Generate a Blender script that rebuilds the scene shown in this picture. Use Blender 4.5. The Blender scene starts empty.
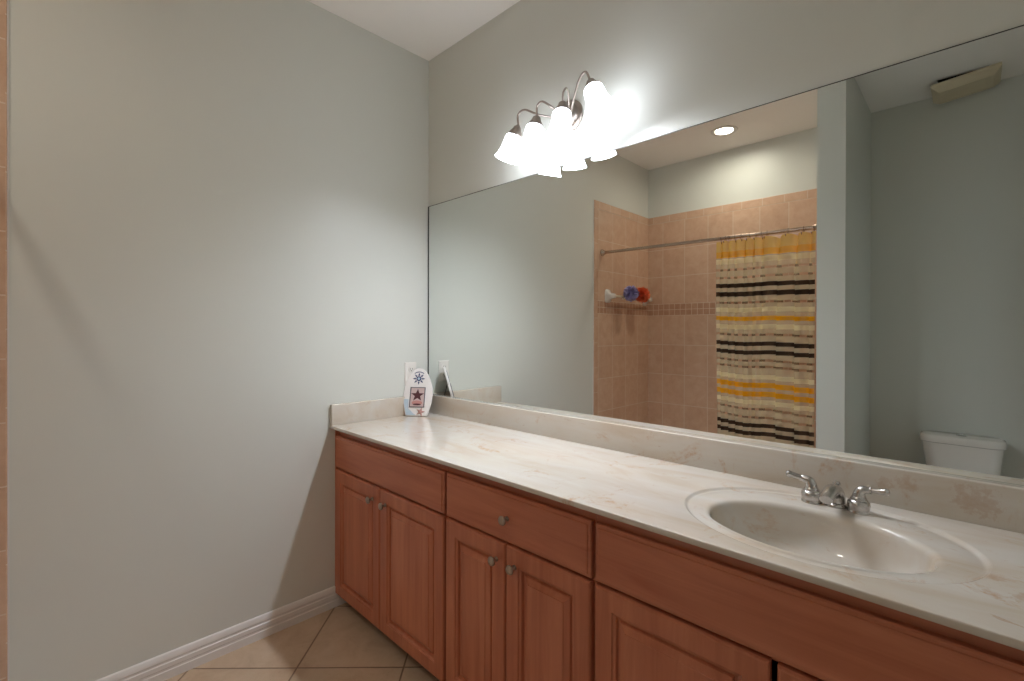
import bpy, bmesh, math, random
from mathutils import Vector, Matrix, noise

S = bpy.context.scene
C = S.collection
PI = math.pi
random.seed(4)

# ------------------------------------------------------------ camera
H = 2.74                       # ceiling height
FPX = 474.96                   # focal length in pixels of a 1024 px wide frame
cam_d = bpy.data.cameras.new('camera')
cam = bpy.data.objects.new('camera', cam_d)
C.objects.link(cam)
cam_d.sensor_fit = 'HORIZONTAL'
cam_d.sensor_width = 36.0
cam_d.lens = FPX / 1024 * 36.0
cam_d.shift_y = -7.77 / 1024
cam_d.clip_start = 0.01
_y, _p, _r = math.radians(-44.225), math.radians(-0.169), math.radians(0.130)
fw = Vector((math.sin(_y) * math.cos(_p), math.cos(_y) * math.cos(_p), math.sin(_p)))
rt = Vector((math.cos(_y), -math.sin(_y), 0))
up = rt.cross(fw)
rt2 = rt * math.cos(_r) + up * math.sin(_r)
up2 = -rt * math.sin(_r) + up * math.cos(_r)
M = Matrix((rt2, up2, -fw)).transposed().to_4x4()
M.translation = Vector((2.1245, -1.5317, 1.2761))
cam.matrix_world = M
S.camera = cam

# ------------------------------------------------------------ world, light levels, exposure
LAMP = 7.8                     # vanity lamp shades
BULB = 450.0                   # bulbs inside the shades
CAN = 135.0                     # recessed light over the tub
SKY = 0.65                      # daylight beyond the door
w = bpy.data.worlds.new('world')
S.world = w
w.use_nodes = True
w.node_tree.nodes['Background'].inputs[0].default_value = (0.80, 0.92, 0.95, 1)
w.node_tree.nodes['Background'].inputs[1].default_value = SKY
S.view_settings.view_transform = 'Standard'
S.view_settings.look = 'None'
S.view_settings.exposure = 0.46
S.view_settings.gamma = 1.0
S.view_settings.use_curve_mapping = False
cy = S.cycles
cy.max_bounces = 14
cy.diffuse_bounces = 7
cy.glossy_bounces = 8
cy.transmission_bounces = 6
cy.transparent_max_bounces = 24
cy.sample_clamp_indirect = 12.0
cy.blur_glossy = 0.6
cy.use_denoising = True


# ------------------------------------------------------------ materials
def srgb(r, g, b):
    f = lambda c: ((c / 255 + 0.055) / 1.055) ** 2.4 if c > 10 else c / 255 / 12.92
    return (f(r), f(g), f(b), 1)


class NT:
    def __init__(self, name):
        self.m = bpy.data.materials.new(name)
        self.m.use_nodes = True
        self.t = self.m.node_tree
        self.b = self.t.nodes['Principled BSDF']
        self.out = self.t.nodes['Material Output']

    def n(self, typ, **kw):
        nd = self.t.nodes.new(typ)
        for k, v in kw.items():
            if hasattr(nd, k) and not k.startswith('in_'):
                setattr(nd, k, v)
        return nd

    def l(self, a, b):
        self.t.links.new(a, b)

    def coords(self, scale=(1, 1, 1), rot=(0, 0, 0), loc=(0, 0, 0)):
        tc = self.n('ShaderNodeNewGeometry')
        mp = self.n('ShaderNodeMapping')
        mp.inputs['Scale'].default_value = scale
        mp.inputs['Rotation'].default_value = rot
        mp.inputs['Location'].default_value = loc
        self.l(tc.outputs['Position'], mp.inputs[0])
        return mp.outputs[0]

    def noise(self, vec, scale, detail=3, rough=0.5, dist=0.0):
        nd = self.n('ShaderNodeTexNoise')
        nd.inputs['Scale'].default_value = scale
        nd.inputs['Detail'].default_value = detail
        nd.inputs['Roughness'].default_value = rough
        nd.inputs['Distortion'].default_value = dist
        self.l(vec, nd.inputs['Vector'])
        return nd.outputs['Fac']

    def ramp(self, fac, stops, interp='LINEAR'):
        nd = self.n('ShaderNodeValToRGB')
        cr = nd.color_ramp
        cr.interpolation = interp
        while len(cr.elements) < len(stops):
            cr.elements.new(0.5)
        for e, (p, c) in zip(cr.elements, stops):
            e.position = p
            e.color = c if len(c) == 4 else (*c, 1)
        self.l(fac, nd.inputs[0])
        return nd.outputs[0]

    def mix(self, fac, a, b):
        nd = self.n('ShaderNodeMix')
        nd.data_type = 'RGBA'
        if hasattr(fac, 'links'):
            self.l(fac, nd.inputs[0])
        else:
            nd.inputs[0].default_value = fac
        for v, i in ((a, 6), (b, 7)):
            if hasattr(v, 'links'):
                self.l(v, nd.inputs[i])
            else:
                nd.inputs[i].default_value = v
        return nd.outputs[2]

    def bump(self, h, strength=0.2, dist=0.002):
        nd = self.n('ShaderNodeBump')
        nd.inputs['Strength'].default_value = strength
        nd.inputs['Distance'].default_value = dist
        self.l(h, nd.inputs['Height'])
        self.l(nd.outputs[0], self.b.inputs['Normal'])

    def set(self, col=None, rough=None, metal=None, spec=None, coat=None):
        b = self.b
        if col is not None:
            if hasattr(col, 'links'):
                self.l(col, b.inputs['Base Color'])
            else:
                b.inputs['Base Color'].default_value = col
        if rough is not None:
            b.inputs['Roughness'].default_value = rough
        if metal is not None:
            b.inputs['Metallic'].default_value = metal
        if spec is not None:
            b.inputs['Specular IOR Level'].default_value = spec
        if coat is not None:
            b.inputs['Coat Weight'].default_value = coat
            b.inputs['Coat Roughness'].default_value = 0.08
        return self.m


def plain(name, col, rough=0.5, metal=0.0, spec=0.5, bump=None):
    n = NT(name)
    if bump:
        n.bump(n.noise(n.coords(), bump[0], 4), bump[1], 0.001)
    return n.set(col, rough, metal, spec)


def paint(name, col, rough=0.42):
    n = NT(name)
    v = n.coords()
    n.bump(n.noise(v, 160, 2), 0.06, 0.001)
    big = n.noise(v, 1.2, 2)
    a = tuple(c * 0.985 for c in col[:3]) + (1,)
    b = tuple(min(1, c * 1.015) for c in col[:3]) + (1,)
    return n.set(n.mix(big, a, b), rough, 0, 0.35)


WALL = paint('sage_wall_paint', srgb(216, 218, 211), 0.40)
CEILM = paint('ceiling_paint', srgb(250, 247, 243), 0.9)
TRIM = plain('white_trim_paint', srgb(226, 222, 218), 0.35)


def wood(name, axis):
    n = NT(name)
    long_, cross = 1.6, 26.0
    sc = {'z': (cross, cross, long_), 'x': (long_, cross, cross)}[axis]
    v = n.coords(sc)
    g1 = n.noise(v, 1.0, 5, 0.6, 0.6)
    v2 = n.coords({'z': (5, 5, 1.0), 'x': (1.0, 5, 5)}[axis])
    g2 = n.noise(v2, 1.3, 3, 0.5, 1.2)
    c1 = n.ramp(g1, [(0.28, srgb(156, 84, 58)), (0.52, srgb(188, 115, 84)), (0.74, srgb(208, 138, 104))])
    c2 = n.ramp(g2, [(0.3, srgb(168, 95, 67)), (0.7, srgb(198, 125, 93))])
    n.bump(g1, 0.04, 0.001)
    return n.set(n.mix(0.5, c1, c2), 0.38, 0, 0.4, 0.15)


WOODV = wood('maple_vertical_grain', 'z')
WOODH = wood('maple_horizontal_grain', 'x')
WOODD = plain('cabinet_interior_wood', srgb(78, 40, 26), 0.6)


def marble():
    n = NT('cultured_marble')
    v = n.coords((1.0, 1.0, 1.0), (0, 0, 0.35))
    vs = n.coords((1.4, 5.5, 5.5), (0, 0, 0.25))
    cloud = n.noise(vs, 1.6, 4, 0.6, 0.8)
    base = n.ramp(cloud, [(0.32, srgb(211, 206, 198)), (0.55, srgb(207, 197, 184)), (0.72, srgb(200, 184, 165))])
    blot = n.noise(v, 6.5, 7, 0.68, 1.6)
    m1 = n.ramp(blot, [(0.575, (0, 0, 0)), (0.70, (0.85, 0.85, 0.85))])
    v0 = n.coords()
    fine = n.noise(v, 70, 4, 0.7)
    fine2 = n.noise(v, 48, 5, 0.75)
    mf = n.ramp(fine, [(0.40, (0.15, 0.15, 0.15)), (0.60, (1, 1, 1))])
    mul = n.n('ShaderNodeMix'); mul.data_type = 'RGBA'; mul.blend_type = 'MULTIPLY'; mul.inputs[0].default_value = 1.0
    n.l(m1, mul.inputs[6]); n.l(mf, mul.inputs[7])
    c = n.mix(mul.outputs[2], base, srgb(190, 148, 108))
    # rust-coloured patches near the right end of the backsplash and on the deck
    for px_, py_, pz_, rad in ((2.130, -0.026, 0.893, 0.042), (2.010, -0.026, 0.905, 0.022), (1.965, -0.026, 0.890, 0.020), (2.150, -0.330, 0.841, 0.018), (2.185, -0.390, 0.841, 0.022), (0.070, -0.400, 0.895, 0.0)):
        if rad <= 0:
            continue
        dn = n.n('ShaderNodeVectorMath', operation='DISTANCE')
        dn.inputs[1].default_value = (px_, py_, pz_)
        n.l(v0, dn.inputs[0])
        dm = n.n('ShaderNodeMath', operation='DIVIDE'); dm.inputs[1].default_value = rad
        n.l(dn.outputs['Value'], dm.inputs[0])
        da = n.n('ShaderNodeMath', operation='MULTIPLY_ADD'); da.inputs[1].default_value = 4.0; da.inputs[2].default_value = -2.0
        n.l(fine2, da.inputs[0])
        ds = n.n('ShaderNodeMath', operation='ADD')
        n.l(dm.outputs[0], ds.inputs[0]); n.l(da.outputs[0], ds.inputs[1])
        c = n.mix(n.ramp(ds.outputs[0], [(0.0, (0.42, 0.42, 0.42)), (0.70, (0.24, 0.24, 0.24)), (0.95, (0, 0, 0))]), c, srgb(176, 128, 84))
    vein = n.noise(vs, 3.4, 6, 0.7, 2.4)
    m2 = n.ramp(vein, [(0.655, (0, 0, 0)), (0.70, (0.6, 0.6, 0.6)), (0.76, (0, 0, 0))])
    c = n.mix(m2, c, srgb(176, 138, 108))
    return n.set(c, 0.10, 0, 0.5, 0.3)


MARBLE = marble()


def floor_tile():
    n = NT('diagonal_floor_tile')
    t = 0.403
    # rotate so the tile axes run on the two diagonals of the room
    geo = n.n('ShaderNodeNewGeometry')
    sep = n.n('ShaderNodeSeparateXYZ')
    n.l(geo.outputs['Position'], sep.inputs[0])

    def lin(a, b, off):
        m1 = n.n('ShaderNodeMath', operation='MULTIPLY'); m1.inputs[1].default_value = a
        n.l(sep.outputs[0], m1.inputs[0])
        m2 = n.n('ShaderNodeMath', operation='MULTIPLY_ADD'); m2.inputs[1].default_value = b
        n.l(sep.outputs[1], m2.inputs[0]); n.l(m1.outputs[0], m2.inputs[2])
        m3 = n.n('ShaderNodeMath', operation='ADD'); m3.inputs[1].default_value = off
        n.l(m2.outputs[0], m3.inputs[0])
        return m3.outputs[0]
    q = 1 / math.sqrt(2) / t
    u = lin(q, -q, -0.7805 / t + 20)
    v = lin(q, q, 0.3675 / t + 20)

    def edge(s):
        f = n.n('ShaderNodeMath', operation='FRACT'); n.l(s, f.inputs[0])
        a = n.n('ShaderNodeMath', operation='SUBTRACT'); a.inputs[1].default_value = 0.5; n.l(f.outputs[0], a.inputs[0])
        b = n.n('ShaderNodeMath', operation='ABSOLUTE'); n.l(a.outputs[0], b.inputs[0])
        return b.outputs[0]
    mx = n.n('ShaderNodeMath', operation='MAXIMUM')
    n.l(edge(u), mx.inputs[0]); n.l(edge(v), mx.inputs[1])
    grout = n.ramp(mx.outputs[0], [(0.4905, (0, 0, 0)), (0.494, (1, 1, 1))])
    # each tile a slightly different tone
    fl = []
    for s in (u, v):
        f = n.n('ShaderNodeMath', operation='FLOOR'); n.l(s, f.inputs[0]); fl.append(f)
    cmb = n.n('ShaderNodeCombineXYZ')
    n.l(fl[0].outputs[0], cmb.inputs[0]); n.l(fl[1].outputs[0], cmb.inputs[1])
    wn = n.n('ShaderNodeTexWhiteNoise'); n.l(cmb.outputs[0], wn.inputs[0])
    p = n.coords()
    cl = n.noise(p, 9, 6, 0.65, 0.5)
    base = n.ramp(cl, [(0.3, srgb(178, 152, 126)), (0.52, srgb(196, 172, 146)), (0.72, srgb(206, 184, 160))])
    tone = n.ramp(wn.outputs[0], [(0, srgb(176, 150, 124)), (1, srgb(204, 182, 158))])
    c = n.mix(0.25, base, tone)
    sp = n.noise(p, 40, 3, 0.6)
    c = n.mix(n.ramp(sp, [(0.66, (0, 0, 0)), (0.76, (0.5, 0.5, 0.5))]), c, srgb(150, 120, 96))
    c = n.mix(grout, c, srgb(128, 104, 84))
    inv = n.n('ShaderNodeMath', operation='SUBTRACT'); inv.inputs[0].default_value = 1.0
    n.l(grout, inv.inputs[1])
    n.bump(inv.outputs[0], 0.4, 0.003)
    return n.set(c, 0.34, 0, 0.4)


FLOORM = floor_tile()


def wall_tile(name, axis, sx, sz, ox, oz, band=None, cols=None, mortar=None):
    """square set tile: axis 'x' or 'y' is the horizontal direction of the wall"""
    n = NT(name)
    geo = n.n('ShaderNodeNewGeometry')
    sep = n.n('ShaderNodeSeparateXYZ')
    n.l(geo.outputs['Position'], sep.inputs[0])

    def edge(src, size, off, wdt):
        a = n.n('ShaderNodeMath', operation='MULTIPLY_ADD')
        a.inputs[1].default_value = 1 / size; a.inputs[2].default_value = -off / size + 40
        n.l(src, a.inputs[0])
        f = n.n('ShaderNodeMath', operation='FRACT'); n.l(a.outputs[0], f.inputs[0])
        s = n.n('ShaderNodeMath', operation='SUBTRACT'); s.inputs[1].default_value = 0.5; n.l(f.outputs[0], s.inputs[0])
        b = n.n('ShaderNodeMath', operation='ABSOLUTE'); n.l(s.outputs[0], b.inputs[0])
        g = n.n('ShaderNodeMath', operation='GREATER_THAN'); g.inputs[1].default_value = 0.5 - wdt / size
        n.l(b.outputs[0], g.inputs[0])
        return g.outputs[0], a.outputs[0]
    su = sep.outputs[0] if axis == 'x' else sep.outputs[1]
    g1, cu = edge(su, sx, ox, 0.0022)
    g2, cv = edge(sep.outputs[2], sz, oz, 0.0022)
    mx = n.n('ShaderNodeMath', operation='MAXIMUM'); n.l(g1, mx.inputs[0]); n.l(g2, mx.inputs[1])
    fl = []
    for s in (cu, cv):
        f = n.n('ShaderNodeMath', operation='FLOOR'); n.l(s, f.inputs[0]); fl.append(f)
    cmb = n.n('ShaderNodeCombineXYZ')
    n.l(fl[0].outputs[0], cmb.inputs[0]); n.l(fl[1].outputs[0], cmb.inputs[1])
    wn = n.n('ShaderNodeTexWhiteNoise'); n.l(cmb.outputs[0], wn.inputs[0])
    p = n.coords()
    cl = n.noise(p, 16, 5, 0.65, 0.4)
    a, b, d = cols or (srgb(196, 160, 134), srgb(208, 173, 147), srgb(217, 185, 160))
    base = n.ramp(cl, [(0.3, a), (0.52, b), (0.75, d)])
    tone = n.ramp(wn.outputs[0], [(0, a), (1, d)])
    c = n.mix(0.3, base, tone)
    c = n.mix(mx.outputs[0], c, mortar or srgb(220, 198, 176))
    inv = n.n('ShaderNodeMath', operation='SUBTRACT'); inv.inputs[0].default_value = 1.0
    n.l(mx.outputs[0], inv.inputs[1])
    n.bump(inv.outputs[0], 0.35, 0.002)
    return n.set(c, 0.25, 0, 0.5)


TILE_Y = wall_tile('tub_tile_side', 'y', 0.200, 0.2397, -2.429, 1.5185)
TILE_X = wall_tile('tub_tile_back', 'x', 0.198, 0.2397, 0.15, 1.5185)
TILE_LX = wall_tile('tub_tile_back_low', 'x', 0.198, 0.2575, 0.15, 1.4184)
TILE_LY = wall_tile('tub_tile_side_low', 'y', 0.200, 0.2575, -2.429, 1.4184)
CAPX = wall_tile('bullnose_back', 'x', 0.150, 0.3, 0.06, 2.16)
CAPY = wall_tile('bullnose_side', 'y', 0.150, 0.3, -2.39, 2.16)
CAPV = wall_tile('bullnose_upright', 'y', 0.3, 0.1945, -1.75, 0.410)
_dk = (srgb(172, 130, 104), srgb(186, 146, 120), srgb(202, 166, 140))
DECOX = wall_tile('deco_back', 'x', 0.05, 0.05, 0.06, 1.4184, cols=_dk)
DECOY = wall_tile('deco_side', 'y', 0.05, 0.05, -2.39, 1.4184, cols=_dk)

NICKEL = plain('brushed_nickel', srgb(168, 158, 150), 0.36, 1.0)
CHROME = plain('satin_chrome', srgb(196, 193, 190), 0.27, 1.0)
KNOBM = plain('pewter_knob', srgb(170, 158, 146), 0.32, 1.0)
RODM = plain('rod_nickel', srgb(190, 168, 150), 0.25, 1.0)
PORC = plain('white_porcelain', srgb(226, 220, 212), 0.08)
MIRROR = plain('mirror_silver', (0.86, 0.885, 0.865, 1), 0.0, 1.0)
DARK = plain('dark_mirror_edge', srgb(46, 46, 42), 0.5)
BLACK = plain('black_void', srgb(14, 13, 12), 0.8)
PLAST = plain('white_plastic', srgb(232, 228, 222), 0.35)
CREAMP = plain('aged_cream_plastic', srgb(212, 200, 172), 0.45)
SLOT = plain('dark_slot', srgb(60, 56, 52), 0.6)
LOOFB = plain('lavender_mesh', srgb(172, 162, 204), 0.7)
LOOFO = plain('orange_mesh', srgb(244, 126, 78), 0.7)
CORD = plain('white_cord', srgb(220, 212, 200), 0.7)
FRAMEW = plain('white_painted_board', srgb(238, 234, 232), 0.35)
NAVY = plain('navy_enamel', srgb(44, 58, 108), 0.4)
PALEB = plain('pale_blue_wash', srgb(186, 204, 218), 0.45)
PHOTO = plain('photo_paper', srgb(206, 184, 182), 0.4)
MAROON = plain('maroon_print', srgb(84, 44, 50), 0.5)
CORAL = plain('coral_print', srgb(196, 142, 136), 0.5)
STARF = plain('starfish_red_brown', srgb(190, 146, 136), 0.7, bump=(300, 0.4))
GREYF = plain('grey_picture_lip', srgb(96, 96, 104), 0.4)


def emit(name, col, s):
    n = NT(name)
    e = n.n('ShaderNodeEmission')
    e.inputs[0].default_value = col
    e.inputs[1].default_value = s
    n.l(e.outputs[0], n.out.inputs[0])
    return n.m


SHADE = emit('lit_frosted_glass', (0.91, 0.96, 1.05, 1), LAMP)
CANE = emit('lit_lens', (1.0, 0.93, 0.80, 1), CAN)
BULBE = emit('lit_bulb', (0.91, 0.96, 1.05, 1), BULB)


def cloth(name, col, alpha, trans=0.5):
    n = NT(name)
    d = n.n('ShaderNodeBsdfDiffuse'); d.inputs[0].default_value = col
    t = n.n('ShaderNodeBsdfTranslucent'); t.inputs[0].default_value = col
    m = n.n('ShaderNodeMixShader'); m.inputs[0].default_value = trans
    n.l(d.outputs[0], m.inputs[1]); n.l(t.outputs[0], m.inputs[2])
    tr = n.n('ShaderNodeBsdfTransparent')
    m2 = n.n('ShaderNodeMixShader'); m2.inputs[0].default_value = alpha
    n.l(tr.outputs[0], m2.inputs[1]); n.l(m.outputs[0], m2.inputs[2])
    n.l(m2.outputs[0], n.out.inputs[0])
    n.t.nodes.remove(n.b)
    return n.m


CUR = {
    'sheer': cloth('curtain_sheer', srgb(250, 240, 208), 0.42),
    'gold': cloth('curtain_gold', srgb(252, 190, 36), 0.74),
    'cream': cloth('curtain_cream', srgb(254, 246, 206), 0.74),
    'dark': cloth('curtain_dark', srgb(60, 46, 36), 0.96, 0.04),
    'olive': cloth('curtain_olive', srgb(110, 96, 54), 0.24),
    'yellow': cloth('curtain_yellow', srgb(252, 214, 96), 0.66),
}


KEEP = []
# ------------------------------------------------------------ object helpers
def obj(name, bm, mat, parent=None, smooth=None):
    """one mesh object; geometry is given in world space"""
    if parent is not None:
        off = Vector(parent.get('_base', (0, 0, 0)))
        if off.length:
            bmesh.ops.translate(bm, verts=bm.verts, vec=-off)
    me = bpy.data.meshes.new(name)
    if bm in KEEP:
        KEEP.remove(bm)
    else:
        bmesh.ops.recalc_face_normals(bm, faces=bm.faces)
    bm.to_mesh(me)
    bm.free()
    for m in (mat if isinstance(mat, (list, tuple)) else [mat]):
        me.materials.append(m)
    if smooth is not None:
        me.shade_smooth()
        if smooth < 180:
            me.set_sharp_from_angle(angle=math.radians(smooth))
    o = bpy.data.objects.new(name, me)
    C.objects.link(o)
    if parent is not None:
        o.parent = parent
        o['_base'] = parent.get('_base', (0, 0, 0))
    return o


BASES = []


def thing(name, label, cat, base=(0, 0, 0), group=None):
    o = bpy.data.objects.new(name, None)
    o.empty_display_size = 0.05
    C.objects.link(o)
    o.location = base
    o['_base'] = base
    return tag(o, label, cat, group)


def tag(o, label, cat, group=None):
    o['label'] = label
    o['category'] = cat
    if group:
        o['group'] = group
    return o


def struct(name, bm, mat, parent=None, smooth=None):
    o = obj(name, bm, mat, parent, smooth)
    o['kind'] = 'structure'
    return o


def B():
    return bmesh.new()


def box(bm, x0, x1, y0, y1, z0, z1, bev=0.0, seg=2, mat=0):
    r = bmesh.ops.create_cube(bm, size=1)
    vs = r['verts']
    for v in vs:
        v.co = Vector((x0 + (v.co.x + .5) * (x1 - x0), y0 + (v.co.y + .5) * (y1 - y0), z0 + (v.co.z + .5) * (z1 - z0)))
    fs = {f for v in vs for f in v.link_faces}
    for f in fs:
        f.material_index = mat
    if bev:
        es = {e for v in vs for e in v.link_edges}
        bmesh.ops.bevel(bm, geom=list(es), offset=bev, segments=seg, profile=0.5, affect='EDGES')
    return bm


def loft(bm, loops, close=True, cap0=False, cap1=False, mat=0):
    rows = [[bm.verts.new(p) for p in lp] for lp in loops]
    n = len(rows[0])
    for a, b in zip(rows, rows[1:]):
        for i in range(n if close else n - 1):
            j = (i + 1) % n
            f = bm.faces.new((a[i], a[j], b[j], b[i]))
            f.material_index = mat
    for flag, r in ((cap0, rows[0]), (cap1, rows[-1])):
        if flag:
            f = bm.faces.new(r)
            f.material_index = mat
    return rows


def frame_of(d):
    d = d.normalized()
    a = Vector((0, 0, 1)) if abs(d.z) < 0.9 else Vector((1, 0, 0))
    u = a.cross(d).normalized()
    return u, d.cross(u)


def tube(bm, pts, r, seg=10, caps=True, flat=1.0):
    pts = [Vector(p) for p in pts]
    n = len(pts)
    rs = r if isinstance(r, (list, tuple)) else [r] * n
    loops = []
    u = None
    for i, p in enumerate(pts):
        d = (pts[min(i + 1, n - 1)] - pts[max(i - 1, 0)]).normalized()
        if u is None:
            u, v = frame_of(d)
        else:
            u = (u - d * u.dot(d)).normalized()
            v = d.cross(u)
        loops.append([p + u * rs[i] * math.cos(2 * PI * k / seg) + v * rs[i] * flat * math.sin(2 * PI * k / seg) for k in range(seg)])
    loft(bm, loops, True, caps, caps)
    return bm


def spline(pts, n=8):
    """Catmull-Rom through the points"""
    P = [Vector(p) for p in pts]
    P = [P[0] * 2 - P[1]] + P + [P[-1] * 2 - P[-2]]
    out = []
    for i in range(1, len(P) - 2):
        for k in range(n):
            t = k / n
            a, b, c, d = P[i - 1], P[i], P[i + 1], P[i + 2]
            out.append(0.5 * ((2 * b) + (c - a) * t + (2 * a - 5 * b + 4 * c - d) * t * t + (3 * b - a - 3 * c + d) * t ** 3))
    out.append(P[-2])
    return out


def lathe(bm, prof, origin, axis=(0, 0, 1), seg=28, cap0=True, cap1=True, mat=0):
    """prof: list of (radius, distance along axis)"""
    o = Vector(origin)
    ax = Vector(axis).normalized()
    u, v = frame_of(ax)
    loops = [[o + ax * h + (u * math.cos(2 * PI * k / seg) + v * math.sin(2 * PI * k / seg)) * max(r, 1e-5) for k in range(seg)] for r, h in prof]
    loft(bm, loops, True, cap0, cap1, mat)
    return bm


def sphere(bm, c, r, scale=(1, 1, 1), seg=16):
    res = bmesh.ops.create_uvsphere(bm, u_segments=seg, v_segments=seg // 2 + 2, radius=r)
    for v in res['verts']:
        v.co = Vector((v.co.x * scale[0], v.co.y * scale[1], v.co.z * scale[2])) + Vector(c)
    return bm


# ------------------------------------------------------------ room shell
YB = -2.429          # wall behind the tub and the toilet
XR = 2.47            # right wall
PX0, PX1, PY = 1.4926, 1.6252, -1.5645   # partition beside the tub
T = 0.10

bm = B(); box(bm, -T, XR + T, YB - T, T, -T, 0); struct('floor', bm, FLOORM)

# ceiling with round opening for the recessed light and a square one for the fan
LX, LY, LR = 0.815, -2.035, 0.062
FX0, FX1, FY0, FY1 = 1.965, 2.195, -2.395, -2.185
bm = B()
xs = [-T, LX - 0.1, LX + 0.1, FX0, FX1, XR + T]
ys = [YB - T, FY0, LY - 0.1, FY1, LY + 0.1, T]
ys = sorted(ys)
for i in range(5):
    for j in range(5):
        x0, x1, y0, y1 = xs[i], xs[i + 1], ys[j], ys[j + 1]
        if i == 1 and y0 >= LY - 0.1 - 1e-6 and y1 <= LY + 0.1 + 1e-6:
            continue
        if i == 3 and y0 >= FY0 - 1e-6 and y1 <= FY1 + 1e-6:
            continue
        bm.faces.new([bm.verts.new(p) for p in ((x0, y0, H), (x0, y1, H), (x1, y1, H), (x1, y0, H))])
N = 32
sq, ci = [], []
for k in range(N):
    a = 2 * PI * k / N + PI / 4
    c, s = math.cos(a), math.sin(a)
    m = max(abs(c), abs(s))
    sq.append((LX + 0.1 * c / m, LY + 0.1 * s / m, H))
    ci.append((LX + LR * c, LY + LR * s, H))
loft(bm, [sq, ci, [(p[0], p[1], H + 0.05) for p in ci]])
for f in bm.faces:
    f.normal_update()
KEEP.append(bm)
struct('ceiling', bm, CEILM)
bm = B(); box(bm, -T, XR + T, YB - T, T, H + 0.12, H + 0.2); struct('ceiling_deck', bm, CEILM)

bm = B(); box(bm, -T, 0, YB - T, T, 0, H); struct('wall_left', bm, WALL)
bm = B(); box(bm, 0, XR, 0, T, 0, H); struct('wall_back', bm, WALL)
bm = B(); box(bm, 0, XR, YB - T, YB, 0, H); struct('wall_front', bm, WALL)
DY0, DY1, DZ = -2.10, -1.34, 2.04      # doorway in the right wall
bm = B()
box(bm, XR, XR + T, DY1, T, 0, H)
box(bm, XR, XR + T, YB - T, DY0, 0, H)
box(bm, XR, XR + T, DY0, DY1, DZ, H)
struct('wall_right', bm, WALL)
bm = B(); box(bm, PX0, PX1, YB, PY, 0, H); struct('wall_partition', bm, WALL)

# unseen pocket door, added to narrow the daylight opening beside the toilet
bm = B()
box(bm, XR + 0.030, XR + 0.065, DY0 + 0.20, DY1 + 0.004, 0.006, DZ, 0.002)
for za, zb in ((0.25, 0.95), (1.10, 1.85)):
    loft(bm, [[(x, ya, z0_), (x, yb_, z0_), (x, yb_, z1_), (x, ya, z1_)] for x, ya, yb_, z0_, z1_ in ((XR + 0.0301, DY0 + 0.30, DY1 - 0.10, za, zb), (XR + 0.026, DY0 + 0.312, DY1 - 0.112, za + 0.012, zb - 0.012), (XR + 0.0295, DY0 + 0.325, DY1 - 0.125, za + 0.025, zb - 0.025))], True, False, True)
struct('added_door_1', bm, TRIM, None, 40)

# door casing
bm = B()
for s in (DY0 - 0.057, DY1):
    box(bm, XR - 0.014, XR, s, s + 0.057, 0, DZ + 0.057, 0.003)
box(bm, XR - 0.014, XR, DY0, DY1, DZ, DZ + 0.057, 0.003)
box(bm, XR, XR + T, DY0 - 0.002, DY0 + 0.012, 0, DZ)
box(bm, XR, XR + T, DY1 - 0.012, DY1 + 0.002, 0, DZ)
box(bm, XR, XR + T, DY0, DY1, DZ - 0.012, DZ + 0.002)
struct('trim_1', bm, TRIM, None, 40)


def baseboard(name, path, out):
    """profile swept along straight path; out = direction into the room"""
    prof = [(0, 0), (0.0145, 0), (0.0145, 0.030), (0.0125, 0.033), (0.0125, 0.040), (0.0140, 0.043), (0.0135, 0.058),
            (0.0105, 0.061), (0.0105, 0.067), (0.0120, 0.070), (0.0105, 0.082), (0.006, 0.090), (0, 0.0927)]
    bm = B()
    o = Vector(out)
    loft(bm, [[Vector(p) + o * t + Vector((0, 0, z)) for t, z in prof] for p in path], True, True, True)
    return struct(name, bm, TRIM, None, 25)


baseboard('baseboard_left', [(0, -1.564, 0), (0, -0.47, 0)], (1, 0, 0))
baseboard('baseboard_front', [(PX1, YB, 0), (XR, YB, 0)], (0, 1, 0))
baseboard('baseboard_partition', [(PX1, YB, 0), (PX1, PY, 0)], (1, 0, 0))
baseboard('baseboard_right', [(XR, DY1 + 0.057, 0), (XR, -0.54, 0)], (-1, 0, 0))

# tile surround of the tub: three clad walls
TT = 0.010
bm = B()
box(bm, 0, TT, YB, -1.616, 1.5185, 2.2376, mat=0)
box(bm, 0, TT, YB, -1.616, 0, 1.4184, mat=1)
box(bm, 0, TT + .001, YB, -1.616, 1.4184, 1.5185, mat=2)
box(bm, 0, TT, YB, -1.616, 2.2376, 2.3000, 0.003, mat=3)
box(bm, 0, TT, -1.616, -1.5675, 0, 2.3000, 0.0035, mat=4)
box(bm, 0, 0.005, -1.5675, -1.5635, 0, 2.3, mat=5)
struct('wall_tile_left', bm, [TILE_Y, TILE_LY, DECOY, CAPY, CAPV, TRIM])
bm = B()
box(bm, TT, PX0, YB, YB + TT, 1.5185, 2.2376, mat=0)
box(bm, TT, PX0, YB, YB + TT, 0, 1.4184, mat=1)
box(bm, TT, PX0, YB, YB + TT + .001, 1.4184, 1.5185, mat=2)
box(bm, TT, PX0, YB, YB + TT, 2.2376, 2.3000, 0.003, mat=3)
struct('wall_tile_front', bm, [TILE_X, TILE_LX, DECOX, CAPX])
bm = B()
box(bm, PX0 - TT, PX0, YB + TT, -1.616, 1.5185, 2.2376, mat=0)
box(bm, PX0 - TT, PX0, YB + TT, -1.616, 0, 1.4184, mat=1)
box(bm, PX0 - TT - .001, PX0, YB + TT, -1.616, 1.4184, 1.5185, mat=2)
box(bm, PX0 - TT, PX0, YB + TT, -1.616, 2.2376, 2.3000, 0.003, mat=3)
struct('wall_tile_right', bm, [TILE_Y, TILE_LY, DECOY, CAPY])

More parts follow.
